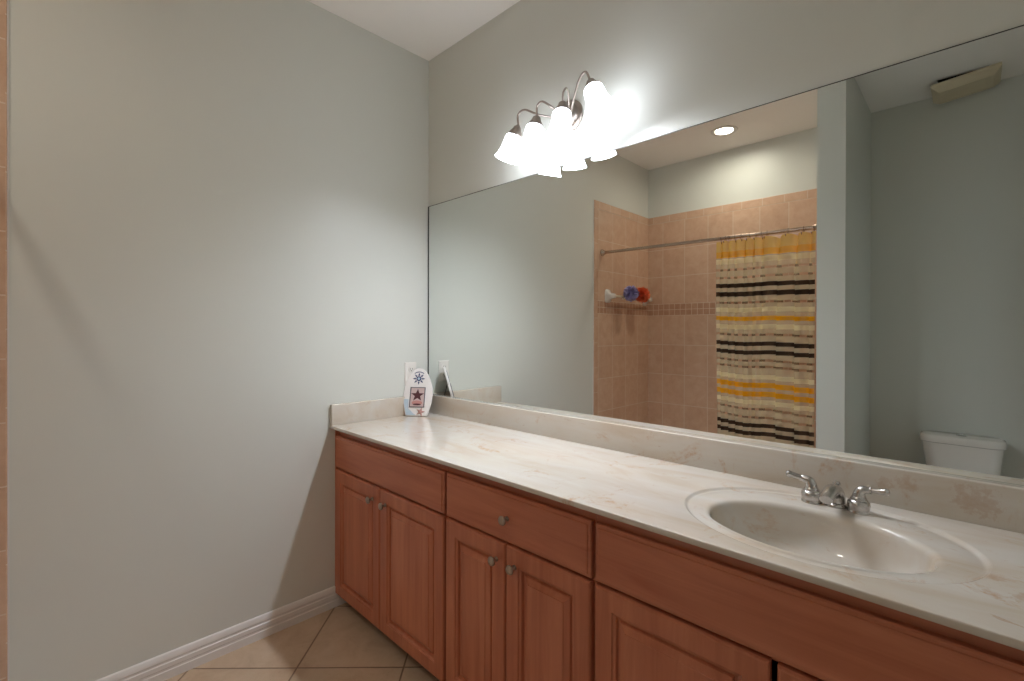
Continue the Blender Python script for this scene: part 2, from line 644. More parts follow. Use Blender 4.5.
# ------------------------------------------------------------ vanity cabinets
FACE = -0.510        # face frame plane
DT = 0.019           # door thickness, front at -0.529
ZB, ZD0, ZD1, ZR0, ZR1, ZT = 0.060, 0.063, 0.6375, 0.6455, 0.7925, 0.8255


def ring_rect(x0, x1, z0, z1, ins, y):
    return [(x0 + ins, y, z0 + ins), (x1 - ins, y, z0 + ins), (x1 - ins, y, z1 - ins), (x0 + ins, y, z1 - ins)]


def slab_front(x0, x1, z0, z1, name, parent, mat):
    bm = B()
    f = FACE - DT
    prof = [(0, FACE), (0, f + 0.007), (0.0025, f + 0.004), (0.009, f + 0.0035), (0.0105, f + 0.0005), (0.0125, f)]
    loft(bm, [ring_rect(x0, x1, z0, z1, i, y) for i, y in prof], True, True, True)
    return obj(name, bm, mat, parent)


def knob(x, z, parent, name='knob'):
    bm = B()
    prof = [(0.0075, 0), (0.0075, 0.002), (0.0045, 0.005), (0.0045, 0.013), (0.009, 0.016), (0.0138, 0.019), (0.0145, 0.022), (0.0125, 0.0255), (0.006, 0.0275), (0.0001, 0.028)]
    lathe(bm, prof, (x, FACE - DT, z), (0, -1, 0), 20)
    return obj(name, bm, KNOBM, parent, 45)


def door(x0, x1, kx, parent, kz=0.5835):
    bm = B()
    f = FACE - DT
    st = 0.062
    prof = [(0, FACE), (0, f + 0.006), (0.0025, f + 0.0015), (0.006, f), (st - 0.012, f), (st - 0.010, f + 0.004), (st - 0.003, f + 0.006), (st, f + 0.014)]
    loft(bm, [ring_rect(x0, x1, ZD0, ZD1, i, y) for i, y in prof], True, True, False)
    d = obj('door', bm, WOODV, parent)
    bm = B()
    prof = [(st, f + 0.014), (st + 0.006, f + 0.0145), (st + 0.0085, f + 0.0085), (st + 0.024, f + 0.0025), (st + 0.0255, f), (st + 0.027, f)]
    loft(bm, [ring_rect(x0, x1, ZD0, ZD1, i, y) for i, y in prof], True, False, True)
    obj('raised_panel', bm, WOODV, d)
    knob(kx, kz, d)
    return d


def cabinet(x0, x1, label, left_end=False):
    t = thing('vanity_cabinet', label, 'cabinet', ((x0 + x1) / 2, -0.25, 0), 'vanity base cabinets')
    bm = B()
    e = 0.0008
    x0 += e; x1 -= e
    for a, b in ((x0, x0 + 0.016), (x1 - 0.016, x1)):
        box(bm, a, b, FACE + 0.02, -0.002, ZB, ZT)
    box(bm, x0 + 0.016, x1 - 0.016, FACE + 0.02, -0.002, ZB, ZB + 0.016)
    box(bm, x0 + 0.016, x1 - 0.016, -0.010, -0.002, ZB + 0.016, ZT)
    obj('carcass', bm, WOODD, t)
    bm = B()
    sw = 0.022
    box(bm, x0, x0 + sw, FACE, FACE + 0.02, ZB, ZT)
    box(bm, x1 - sw, x1, FACE, FACE + 0.02, ZB, ZT)
    for za, zb in ((ZB, ZB + 0.03), (0.635, 0.675), (0.785, ZT)):
        box(bm, x0 + sw, x1 - sw, FACE, FACE + 0.02, za, zb)
    box(bm, (x0 + x1) / 2 - 0.02, (x0 + x1) / 2 + 0.02, FACE, FACE + 0.02, ZB + 0.03, 0.635)
    obj('face_frame', bm, WOODH, t)
    bm = B()
    box(bm, x0, x1, FACE + 0.075, FACE + 0.087, 0.0, ZB)
    obj('toe_kick', bm, WOODD, t)
    return t


c = cabinet(0.0005, 0.827, 'maple vanity cabinet at the left wall, plain drawer front without a knob over two doors')
slab_front(0.0090, 0.8210, ZR0, ZR1, 'false_drawer_front', c, WOODH)
bm = B(); box(bm, 0.0005, 0.0080, FACE - 0.015, FACE, ZB, ZT); obj('scribe_strip', bm, WOODV, c)
door(0.0090, 0.4010, 0.3480, c)
door(0.4060, 0.8210, 0.4480, c)
c = cabinet(0.827, 1.434, 'middle maple vanity cabinet with a knobbed drawer over two raised-panel doors')
d = slab_front(0.8335, 1.4270, ZR0, ZR1, 'drawer', c, WOODH)
knob(1.1300, 0.7180, d)
door(0.8335, 1.1190, 1.0850, c)
door(1.1240, 1.4270, 1.1610, c)
c = cabinet(1.434, XR - 0.003, 'wide maple vanity cabinet under the sink with a long blank panel')
slab_front(1.4400, 2.2680, ZR0, ZR1, 'false_drawer_front', c, WOODH)
door(1.4400, 1.8430, 1.812, c, 0.572)
door(1.8560, 2.2680, 1.887, c, 0.572)
bm = B(); box(bm, 2.2760, XR - 0.004, FACE - DT, FACE, ZD0, ZR1, 0.002); obj('filler_panel', bm, WOODV, c)

# ------------------------------------------------------------ countertop with integral basin
CT, CB, CF = 0.841, 0.8265, -0.550
ct = thing('countertop', 'cream and tan cultured marble countertop with an integral oval sink', 'countertop', (1.2, -0.27, 0.8265))
bm = B()
SX, SY = 1.865, -0.282
IX, IY = 1.864, -0.316        # bowl centre
OA, OB = 0.283, 0.222
IA, IB = 0.212, 0.150
CX1 = XR - 0.001
FR = 0.0025
yf = CF + FR
yb = -0.002
wx0, wx1 = 1.53, 2.20
yf2 = yf + 0.004
wy0, wy1 = yf2, -0.024
flat = lambda x0, x1, y0, y1, z=CT: bm.faces.new([bm.verts.new(p) for p in ((x0, y0, z), (x1, y0, z), (x1, y1, z), (x0, y1, z))])
flat(0.001, wx0, yf2, wy1)
flat(wx1, CX1, yf2, wy1)
flat(0.001, wx0, wy1, yb)
flat(wx0, wx1, wy1, yb)
flat(wx1, CX1, wy1, yb)
NS = 128
def angles():
    # angles that include the rectangle's corners
    a = [2 * PI * k / NS for k in range(NS)]
    for X in (wx0 - SX, wx1 - SX):
        for Y in (wy0 - SY, wy1 - SY):
            a.append(math.atan2(Y, X) % (2 * PI))
    return sorted(set(round(q, 9) for q in a))
AN = angles()
def rect_pt(a):
    c_, s_ = math.cos(a), math.sin(a)
    k = 1e9
    if c_ > 1e-9: k = min(k, (wx1 - SX) / c_)
    if c_ < -1e-9: k = min(k, (wx0 - SX) / c_)
    if s_ > 1e-9: k = min(k, (wy1 - SY) / s_)
    if s_ < -1e-9: k = min(k, (wy0 - SY) / s_)
    return (SX + c_ * k, SY + s_ * k, CT)
def ell(a, A, Bq, z, cx=SX, cyy=SY):
    # point of the ellipse in polar direction a
    r = 1 / math.sqrt((math.cos(a) / A) ** 2 + (math.sin(a) / Bq) ** 2)
    return (cx + r * math.cos(a), cyy + r * math.sin(a), z)
loops = [[rect_pt(a) for a in AN]]
for d_, z in ((0.004, 0), (0.0015, -0.0006), (-0.001, -0.0022), (-0.004, -0.0050), (-0.007, -0.0062), (-0.011, -0.0062), (-0.018, -0.0052), (-0.040, -0.0042)):
    loops.append([ell(a, OA + d_, OB + d_, CT + z) for a in AN])
RIMZ = CT - 0.0040
for d_, z in ((0.012, 0.0), (0.006, -0.0008), (0.002, -0.003), (-0.001, -0.007), (-0.003, -0.013)):
    loops.append([ell(a, IA + d_, IB + d_, RIMZ + z, IX, IY) for a in AN])
DEP = 0.128
for k in range(1, 22):
    q = k / 22
    z = RIMZ - 0.013 - (DEP - 0.013) * math.sin(q * PI / 2) ** 0.85
    s = 1 - 0.04 * q
    rr = max(math.cos(q * PI / 2), 0) ** 0.62
    f_ = max(rr, 0.115)
    loops.append([ell(a, (IA - 0.003) * f_, (IB - 0.003) * f_ if f_ > 0.2 else max((IB - 0.003) * f_, 0.0235), z, IX, IY + 0.012 * q) for a in AN])
rws = loft(bm, loops, True, False, False)
bm.faces.new(rws[-1])
bmesh.ops.remove_doubles(bm, verts=bm.verts, dist=0.0002)
# rounded front edge, front face, underside
fr = [(yf2, CT), (yf, CT)] + [(yf - FR * math.sin(q), CT - FR + FR * math.cos(q)) for q in (PI / 6, PI / 3, PI / 2)] + [(CF, CB + 0.003), (CF + 0.002, CB), (FACE + 0.004, CB)]
loft(bm, [[(0.001, y, z) for y, z in fr], [(CX1, y, z) for y, z in fr]], False)
KEEP.append(bm)
top = obj('slab', bm, MARBLE, ct, 40)
# make normals point up
bm2 = bmesh.new(); bm2.from_mesh(top.data); bmesh.ops.recalc_face_normals(bm2, faces=bm2.faces)
up_f = sum(f.normal.z * f.calc_area() for f in bm2.faces if f.calc_center_median().z > CT - 0.001)
if up_f < 0:
    bmesh.ops.reverse_faces(bm2, faces=bm2.faces)
bm2.to_mesh(top.data); bm2.free()
ZS = 0.9380
bm = B()
box(bm, 0.001, CX1, -0.026, -0.001, CT - 0.002, ZS, 0.0035, 3)
obj('backsplash', bm, MARBLE, ct, 40)
bm = B()
box(bm, 0.001, 0.020, CF, -0.0261, CT - 0.002, ZS, 0.0035, 3)
obj('sidesplash', bm, MARBLE, ct, 40)
bm = B()
zdr = RIMZ - DEP + 0.0005
lathe(bm, [(0.024, -0.004), (0.024, 0.001), (0.021, 0.0025), (0.016, 0.0012), (0.014, -0.001), (0.0001, -0.001)], (IX, IY + 0.012, zdr), (0, 0, 1), 28)
obj('drain', bm, CHROME, ct, 40)

# ------------------------------------------------------------ faucet
FZ = CT - 0.0043
FXC, FYC = 1.8750, -0.108
fa = thing('faucet', 'satin chrome faucet with two lever handles behind the oval sink', 'faucet', (FXC, FYC, FZ))
bm = B()
# spout: a fat low arc widening at the base, flattening to the tip
path = spline([(FXC, FYC + 0.012, FZ + 0.001), (FXC, FYC + 0.012, FZ + 0.016), (FXC, FYC + 0.007, FZ + 0.032), (FXC, FYC - 0.014, FZ + 0.046), (FXC, FYC - 0.046, FZ + 0.050), (FXC, FYC - 0.080, FZ + 0.0485), (FXC, FYC - 0.104, FZ + 0.043)], 5)
loops = []
nP = len(path)
for i, p in enumerate(path):
    q = i / (nP - 1)
    d_ = (path[min(i + 1, nP - 1)] - path[max(i - 1, 0)]).normalized()
    u = Vector((1, 0, 0)); v = d_.cross(u)
    wd = 0.0225 - 0.0085 * q ** 0.9
    th = 0.0215 - 0.0115 * q ** 0.6
    loops.append([p + u * wd * math.cos(2 * PI * k / 20) + v * th * math.sin(2 * PI * k / 20) for k in range(20)])
loft(bm, loops, True, True, True)
lathe(bm, [(0.0255, 0), (0.0255, 0.004), (0.0245, 0.007), (0.021, 0.010)], (FXC, FYC + 0.010, FZ), (0, 0, 1), 28)
sp = obj('spout', bm, CHROME, fa, 50)
bm = B()
lathe(bm, [(0.0085, -0.006), (0.0085, 0.003), (0.0075, 0.007)], (FXC, FYC - 0.092, FZ + 0.038), (0, -0.25, -1), 18)
obj('aerator', bm, CHROME, sp, 50)
bm = B()
tube(bm, [(FXC, FYC + 0.017, FZ + 0.02), (FXC, FYC + 0.017, FZ + 0.054)], 0.0032, 10)
lathe(bm, [(0.0035, -0.002), (0.0075, 0.001), (0.0088, 0.005), (0.0066, 0.010), (0.0001, 0.0115)], (FXC, FYC + 0.017, FZ + 0.050), (0, 0, 1), 16)
obj('lift_rod', bm, CHROME, fa, 50)
for sx, hx in ((-1, 1.8240), (1, 1.9235)):
    bm = B()
    lathe(bm, [(0.0235, 0), (0.0235, 0.003), (0.0218, 0.0055), (0.0228, 0.011), (0.0238, 0.018), (0.0230, 0.0245), (0.0196, 0.0285), (0.0172, 0.0300), (0.0178, 0.0315), (0.0160, 0.0355), (0.0142, 0.0385)], (hx, FYC, FZ), (0, 0, 1), 28)
    hd = obj('handle_base', bm, CHROME, fa, 50)
    bm = B()
    a0 = Vector((hx, FYC, FZ + 0.036))
    dirx = Vector((0.975, 0.0, 0.10)).normalized() if sx > 0 else Vector((-0.960, 0.0, 0.14)).normalized()
    e1 = a0 + Vector((sx * 0.016, 0, 0.0205))
    pts = spline([a0, a0 + Vector((sx * 0.0015, 0, 0.010)), a0 + Vector((sx * 0.006, 0, 0.0175)), e1, e1 + dirx * 0.007], 5)
    rs = [0.0142 - 0.0064 * (i / (len(pts) - 1)) for i in range(len(pts))]
    tube(bm, pts, rs, 18)
    e0 = pts[-1]
    lathe(bm, [(0.0074, -0.002), (0.0090, 0.000), (0.0090, 0.0018), (0.0060, 0.003), (0.0062, 0.009), (0.0070, 0.018), (0.0076, 0.0265), (0.0086, 0.028), (0.0086, 0.0305), (0.0076, 0.0335), (0.0048, 0.0365), (0.0001, 0.0375)], e0, dirx, 18)
    obj('lever', bm, CHROME, hd, 50)

# ------------------------------------------------------------ mirror
mt, mb, mx0, mx1 = 1.9499, ZS + 0.0002, 0.001, XR - 0.004
mi = thing('wall_mirror', 'frameless wall-wide mirror standing on the marble backsplash', 'mirror', ((mx0 + mx1) / 2, 0, mb))
bm = B()
box(bm, mx0, mx1, -0.0055, -0.0005, mb, mt)
obj('glass_edge', bm, DARK, mi)
bm = B()
i_ = 0.0028
bm.faces.new([bm.verts.new(p) for p in ((mx0 + 0.0115, -0.0058, mb), (mx1 - i_, -0.0058, mb), (mx1 - i_, -0.0058, mt - i_), (mx0 + 0.0115, -0.0058, mt - i_))])
KEEP.append(bm)
obj('silvered_face', bm, MIRROR, mi)

# ------------------------------------------------------------ vanity light
PLX, PLZ = 0.955, 2.138
vl = thing('vanity_light', 'brushed nickel four-light fixture with white bell glass shades above the mirror', 'light fixture', (PLX, 0, PLZ))
bm = B()
lathe(bm, [(0.066, 0), (0.066, 0.006), (0.060, 0.012), (0.052, 0.014), (0.048, 0.022), (0.030, 0.032), (0.014, 0.038), (0.0001, 0.039)], (PLX, -0.0005, PLZ), (0, -1, 0), 36)
obj('wall_plate', bm, NICKEL, vl, 40)
LAMPS = [((0.7747, -0.130, 2.0894), -19, 8), ((0.8849, -0.130, 2.0954), -4, 11), ((1.0186, -0.130, 2.1086), 4, 12), ((1.1561, -0.130, 2.1463), 25, 10)]
ARMS = [
    [(0.945, -0.020, 2.135), (0.905, -0.060, 2.135), (0.870, -0.105, 2.143), (0.826, -0.128, 2.1665), (0.792, -0.130, 2.155), None],
    [(0.950, -0.020, 2.140), (0.950, -0.060, 2.138), (0.945, -0.105, 2.148), (0.920, -0.128, 2.168), (0.895, -0.130, 2.158), None],
    [(0.965, -0.020, 2.150), (0.990, -0.050, 2.150), (1.015, -0.085, 2.172), (1.028, -0.115, 2.186), (1.024, -0.130, 2.166), None],
    [(0.975, -0.020, 2.130), (1.010, -0.060, 2.130), (1.055, -0.100, 2.158), (1.095, -0.124, 2.196), (1.126, -0.130, 2.204), None],
]
for (tp, tx, ty), arm in zip(LAMPS, ARMS):
    tp = Vector(tp) - Vector((0, 0, 0.012))
    # axis pointing down and out of the shade
    ax = Vector((math.sin(math.radians(tx)), -math.sin(math.radians(ty)), -math.cos(math.radians(tx)))).normalized()
    end = tp - ax * 0.036
    pts = [Vector(p) for p in arm[:-1]] + [end - ax * 0.004 * 1.0, end + ax * 0.010]
    bm = B()
    tube(bm, spline(pts, 8), 0.0042, 10)
    ar = obj('arm', bm, NICKEL, vl, 60)
    bm = B()
    lathe(bm, [(0.0075, -0.042), (0.0090, -0.038), (0.0160, -0.034), (0.0185, -0.024), (0.0250, -0.013), (0.0290, -0.003), (0.0300, 0.006), (0.0270, 0.008)], tp, ax, 28)
    obj('socket_cap', bm, NICKEL, ar, 45)
    bm = B()
    pr = [(0.0235, 0.000), (0.0300, 0.003), (0.0345, 0.009), (0.0362, 0.020), (0.0372, 0.040), (0.0395, 0.061), (0.0440, 0.079), (0.0495, 0.093), (0.0525, 0.101)]
    inner = [(r - 0.003, h) for r, h in reversed(pr)]
    lathe(bm, pr + inner, tp, ax, 32, False, False)
    obj('glass_shade', bm, SHADE, ar, 60)
    bm = B()
    lathe(bm, [(0.010, 0.010), (0.012, 0.026), (0.020, 0.040), (0.0265, 0.051), (0.0275, 0.058), (0.024, 0.067), (0.014, 0.074), (0.0001, 0.076)], tp, ax, 20)
    obj('bulb', bm, BULBE, ar, 60)

# ------------------------------------------------------------ recessed light over the tub
rl = thing('recessed_light', 'round recessed ceiling light glowing above the tub', 'ceiling light', (LX, LY, H))
bm = B()
lathe(bm, [(0.0610, 0.012), (0.0600, -0.004), (0.064, -0.0065), (0.088, -0.0045), (0.092, -0.0005), (0.088, -0.0003)], (LX, LY, H), (0, 0, 1), 40, False, False)
obj('trim_ring', bm, TRIM, rl, 40)
bm = B()
lathe(bm, [(0.0595, 0.010), (0.050, 0.006), (0.030, 0.003), (0.0001, 0.002)], (LX, LY, H), (0, 0, 1), 40, False, False)
obj('lens', bm, CANE, rl, 60)

# ------------------------------------------------------------ exhaust fan with its grille hanging loose
fn = thing('exhaust_fan', 'square cream exhaust fan grille hanging loose from the ceiling above the toilet', 'exhaust fan', ((FX0 + FX1) / 2, (FY0 + FY1) / 2, H))
bm = B()
loft(bm, [[(FX0, FY0, z), (FX1, FY0, z), (FX1, FY1, z), (FX0, FY1, z)] for z in (H + 0.0005, H + 0.11)], True, False, True)
obj('housing', bm, BLACK, fn)
bm = B()
gw, gd = 0.146, 0.122
gc = Vector(((FX0 + FX1) / 2 + 0.002, (FY0 + FY1) / 2 + 0.004, H - 0.026))
tilt = Matrix.Rotation(math.radians(1.0), 3, 'X') @ Matrix.Rotation(math.radians(-5.5), 3, 'Y')
lo = []
for ins, z in ((0.006, 0.010), (0.0, 0.010), (0.0, -0.004), (0.003, -0.007), (0.030, -0.034), (0.034, -0.036), (0.05, -0.036)):
    lo.append([gc + tilt @ Vector(p) for p in ((-gw + ins, -gd + ins, z), (gw - ins, -gd + ins, z), (gw - ins, gd - ins, z), (-gw + ins, gd - ins, z))])
loft(bm, lo, True, False, True)
gr = obj('grille', bm, CREAMP, fn, 30)
bm = B()
for k in range(9):
    yy = -0.060 + k * 0.015
    r = bmesh.ops.create_cube(bm, size=1)
    for v in r['verts']:
        p = Vector((v.co.x * 0.16, yy + v.co.y * 0.006, -0.0362 + v.co.z * 0.001))
        v.co = gc + tilt @ p
obj('louver', bm, CREAMP, gr)

# ------------------------------------------------------------ shower rod, rings, curtain
RY, RZ = -1.675, 1.890
rod = thing('shower_rod', 'slim nickel shower curtain rod across the front of the tub', 'shower rod', (0.74, RY, RZ))
rz = lambda x: 1.900 - 0.018 * x / 1.49
bm = B()
tube(bm, [(TT, RY, rz(0)), (PX0 - TT, RY, rz(PX0))], 0.0115, 16)
obj('tube', bm, RODM, rod, 60)
for x, s in ((TT, 1), (PX0 - TT, -1)):
    bm = B()
    lathe(bm, [(0.027, 0), (0.027, 0.005), (0.023, 0.010), (0.017, 0.018), (0.0145, 0.028), (0.0118, 0.030)], (x, RY, rz(x)), (s, 0, 0), 24)
    obj('flange', bm, RODM, rod, 45)

CX0, CXE = 0.908, 1.470
HEAD = 1.869
_ys = [(1.864, 1.800, 'yellow'), (1.800, 1.758, 'gold'), (1.750, 1.716, 'cream'), (1.686, 1.671, 'olive'), (1.634, 1.619, 'olive'),
       (1.588, 1.561, 'dark'), (1.534, 1.504, 'dark'), (1.472, 1.457, 'olive'), (1.431, 1.403, 'cream'), (1.376, 1.348, 'gold'),
       (1.323, 1.294, 'cream'), (1.267, 1.252, 'olive'), (1.215, 1.189, 'dark'), (1.161, 1.135, 'dark'), (1.104, 1.090, 'olive'),
       (1.065, 1.050, 'olive'), (1.007, 0.980, 'cream'), (0.959, 0.926, 'gold'), (0.904, 0.871, 'gold'), (0.850, 0.823, 'cream'),
       (0.800, 0.786, 'olive'), (0.748, 0.734, 'olive'), (0.703, 0.678, 'dark'), (0.653, 0.627, 'dark'), (0.590, 0.576, 'olive'),
       (0.550, 0.525, 'cream'), (0.500, 0.472, 'gold')]
STR = [(1.276 + (a - 1.276) * 0.9926, 1.276 + (b - 1.276) * 0.9926, k) for a, b, k in _ys]
STR[0] = (HEAD, STR[0][1], 'yellow')
zs = [(HEAD, 0.0)]
rows = []
zc = HEAD
for a, b_, k in STR:
    while zc - a > 0.045:
        rows.append((zc, zc - 0.03, 'sheer')); zc -= 0.03
    if zc - a > 1e-6:
        rows.append((zc, a, 'sheer'))
    m_ = (a + b_) / 2
    rows.append((a, m_, k)); rows.append((m_, b_, k))
    zc = b_
rows.append((zc, 0.440, 'sheer'))
MK = list(CUR)
NU = 420
# warp: many tight folds at the left, broader ones towards the partition
fold = [0.0, 0.050, 0.092, 0.136, 0.205, 0.240, 0.310, 0.420, 0.500, 0.562]


def fold_phase(u):
    for i in range(len(fold) - 1):
        if u <= fold[i + 1] or i == len(fold) - 2:
            t = (u - fold[i]) / (fold[i + 1] - fold[i])
            return i + min(max(t, 0), 1), fold[i + 1] - fold[i]
WID = CXE - CX0
RINGS = [0.020, 0.050, 0.074, 0.110, 0.148, 0.198, 0.236, 0.268, 0.300, 0.415, 0.496, 0.548]


def cur_pt(u, z):
    h = (HEAD - z) / 1.6
    ph, pitch = fold_phase(u)
    a = 2 * PI * ph
    open_ = min(1, 0.30 + h * 4)
    amp = (0.018 + min(0.020, pitch * 0.25)) * (0.55 + 0.45 * open_)
    x = CX0 + u
    # the cloth doubles back on itself at every fold
    x += pitch * 0.50 * math.sin(a + 0.35 * math.sin(a)) * open_
    x += 0.016 * h * (1 - u / WID) - 0.010 * h * math.sin(5 * u)
    y = RY + amp * math.cos(a) + 0.004 * math.sin(9 * u + 6 * h) + 0.006 * h * math.sin(31 * u)
    zz = z + (0.010 * math.sin(17 * u + 2) + 0.009 * math.sin(a + 1)) * h
    # the heading sags between rings
    if z > 1.74:
        dr = min(abs(u - q) for q in RINGS)
        zz -= min(0.016, dr * 0.28) * (z - 1.74) / (HEAD - 1.74)
    return Vector((x, y, zz - 0.008 * u / WID))


bm = B()
levels = [rows[0][0]] + [r[1] for r in rows]
grid = []
for z in levels:
    grid.append([bm.verts.new(cur_pt(WID * i / NU, z)) for i in range(NU + 1)])
for j, (a, b_, k) in enumerate(rows):
    for i in range(NU):
        f = bm.faces.new((grid[j][i], grid[j][i + 1], grid[j + 1][i + 1], grid[j + 1][i]))
        f.material_index = MK.index(k)
        f.smooth = True
KEEP.append(bm)
cu = obj('shower_curtain', bm, [CUR[k] for k in MK])
tag(cu, 'sheer shower curtain striped in yellow, cream and dark brown, gathered beside the partition', 'shower curtain')
for u in RINGS:
    x = CX0 + u
    hp = cur_pt(u, HEAD)
    bm = B()
    zr = rz(x)
    pts = []
    rr = 0.0165
    for k in range(15):
        a = math.radians(-60 + 290 * k / 14)
        pts.append((x, RY + rr * math.cos(a), zr - 0.0035 + rr * math.sin(a)))
    pts += [(x + 0.001, RY + rr * math.cos(math.radians(235)) + 0.002, zr - 0.021), (hp.x, (RY + hp.y) / 2, hp.z - 0.004), (hp.x, hp.y + 0.007, hp.z - 0.016), (hp.x, hp.y + 0.011, hp.z - 0.008)]
    tube(bm, spline(pts, 2), 0.0017, 8)
    sphere(bm, (hp.x, hp.y + 0.011, hp.z - 0.007), 0.004, seg=10)
    o = obj('curtain_ring', bm, RODM, None, 60)
    tag(o, 'small nickel hook ring holding the striped curtain on the rod', 'curtain ring', 'curtain hook rings on the shower rod')

# ------------------------------------------------------------ towel bar with two bath puffs
TZ = 1.560
tb = thing('towel_bar', 'white ceramic towel bar on the tiled wall inside the tub', 'towel bar', (TT, -2.05, TZ))
for y in (-1.752, -2.345):
    bm = B()
    lo = []
    for x, hw, hh in ((0, 0.040, 0.055), (0.006, 0.040, 0.055), (0.014, 0.034, 0.047), (0.028, 0.022, 0.028), (0.044, 0.017, 0.020), (0.066, 0.017, 0.019), (0.072, 0.014, 0.016)):
        lo.append([(TT + x, y + hw * math.copysign(abs(math.cos(q)) ** 0.5, math.cos(q)), TZ + hh * math.copysign(abs(math.sin(q)) ** 0.5, math.sin(q))) for q in [2 * PI * k / 24 for k in range(24)]])
    loft(bm, lo, True, True, True)
    obj('post', bm, PORC, tb, 50)
bm = B()
tube(bm, [(TT + 0.052, -1.768, TZ), (TT + 0.052, -2.329, TZ)], 0.009, 14)
obj('bar', bm, CREAMP, tb, 60)


def puff(name, label, cat, c, r, mat, seed):
    t = thing(name, label, cat, c, 'bath puffs on the towel bar')
    bm = B()
    rnd = random.Random(seed)
    for k in range(46):
        d_ = Vector((rnd.gauss(0, 1), rnd.gauss(0, 1), rnd.gauss(0, 1))).normalized()
        u, v = frame_of(d_)
        rad = r * rnd.uniform(0.5, 0.72)
        lo = []
        for lv, (rr, hh) in enumerate(((0.12, 0.25), (0.55, 0.55), (1.0, 0.80))):
            ring = []
            for q in range(20):
                a = 2 * PI * q / 20
                wv = (1 + 0.22 * lv * math.sin(a * 5 + k)) * rad * rr
                ring.append(Vector(c) + d_ * (r * hh + 0.10 * r * lv * math.cos(a * 5 + k * 2)) * 0.95 + u * wv * math.cos(a) + v * wv * math.sin(a))
            lo.append(ring)
        loft(bm, lo)
    obj('mesh_ruffle', bm, mat, t, 180)
    bm = B()
    bx = TT + 0.052
    pts = [(c[0], c[1], c[2] + 0.5 * r), (bx + 0.012, c[1], TZ + 0.004), (bx, c[1], TZ + 0.0125), (bx - 0.012, c[1], TZ), (bx - 0.004, c[1], TZ - 0.02), (c[0], c[1], c[2] + 0.4 * r)]
    tube(bm, spline(pts, 4), 0.0022, 8)
    obj('hanging_cord', bm, CORD, t, 60)


puff('bath_puff', 'lavender mesh bath puff hanging from the white towel bar', 'bath puff', (0.128, -1.918, 1.586), 0.054, LOOFB, 3)
puff('bath_puff', 'orange mesh bath puff hanging from the white towel bar', 'bath puff', (0.128, -2.096, 1.582), 0.056, LOOFO, 9)

# ------------------------------------------------------------ toilet
TX = 2.0725
to = thing('toilet', 'white porcelain toilet in the nook beyond the partition, tank lid closed', 'toilet', (TX, -2.0, 0))


def rrect(cx, cyy, hx, hy, z, rad, n=7):
    pts = []
    for sx, sy, a0 in ((1, 1, 0), (-1, 1, 90), (-1, -1, 180), (1, -1, 270)):
        for k in range(n):
            a = math.radians(a0 + 90 * k / (n - 1))
            pts.append((cx + sx * (hx - rad) + rad * math.cos(a), cyy + sy * (hy - rad) + rad * math.sin(a), z))
    return pts


TCY = -2.325
bm = B()
loft(bm, [rrect(TX + 0.004, TCY, 0.140, 0.075, 0.335, 0.05), rrect(TX + 0.004, TCY, 0.146, 0.082, 0.345, 0.055), rrect(TX + 0.002, TCY, 0.164, 0.090, 0.53, 0.062), rrect(TX, TCY, 0.176, 0.093, 0.624, 0.064)], True, True, True)
obj('tank', bm, PORC, to, 50)
bm = B()
loft(bm, [rrect(TX, TCY, 0.178, 0.094, 0.625, 0.064), rrect(TX, TCY, 0.184, 0.099, 0.628, 0.068), rrect(TX, TCY, 0.186, 0.100, 0.650, 0.068), rrect(TX, TCY, 0.182, 0.096, 0.663, 0.066), rrect(TX, TCY, 0.168, 0.085, 0.669, 0.06)], True, True, True)
obj('tank_lid', bm, PORC, to, 50)
bm = B()
lathe(bm, [(0.024, 0), (0.024, 0.003), (0.021, 0.0045), (0.0001, 0.0045)], (TX, TCY, 0.6685), (0, 0, 1), 24)
obj('flush_button', bm, CHROME, to, 60)


def egg(z, hx, y0, y1, n=36):
    cyy, hy = (y0 + y1) / 2, (y1 - y0) / 2
    out = []
    for k in range(n):
        a = 2 * PI * k / n
        s = math.sin(a)
        out.append((TX + hx * math.cos(a) * (1 - 0.16 * max(s, 0) ** 2), cyy + hy * s, z))
    return out


bm = B()
loft(bm, [egg(0, 0.115, -2.245, -1.915), egg(0.03, 0.112, -2.245, -1.925), egg(0.12, 0.095, -2.235, -1.935), egg(0.22, 0.125, -2.255, -1.855), egg(0.32, 0.170, -2.275, -1.775), egg(0.375, 0.182, -2.295, -1.745), egg(0.388, 0.180, -2.295, -1.747),
          egg(0.388, 0.140, -2.175, -1.795), egg(0.34, 0.130, -2.155, -1.815), egg(0.25, 0.085, -2.105, -1.885), egg(0.22, 0.05, -2.055, -1.935)], True, True, True)
obj('bowl', bm, PORC, to, 50)
bm = B()
loft(bm, [egg(0.390, 0.180, -2.205, -1.743), egg(0.404, 0.182, -2.205, -1.741), egg(0.408, 0.178, -2.200, -1.745), egg(0.408, 0.120, -2.145, -1.815), egg(0.404, 0.115, -2.140, -1.820), egg(0.390, 0.115, -2.140, -1.820)], True, False, False)
obj('seat', bm, PLAST, to, 50)
bm = B()
loft(bm, [egg(0.410, 0.182, -2.210, -1.741), egg(0.420, 0.184, -2.210, -1.739), egg(0.427, 0.178, -2.205, -1.745), egg(0.430, 0.12, -2.155, -1.815)], True, True, True)
obj('seat_lid', bm, PLAST, to, 50)

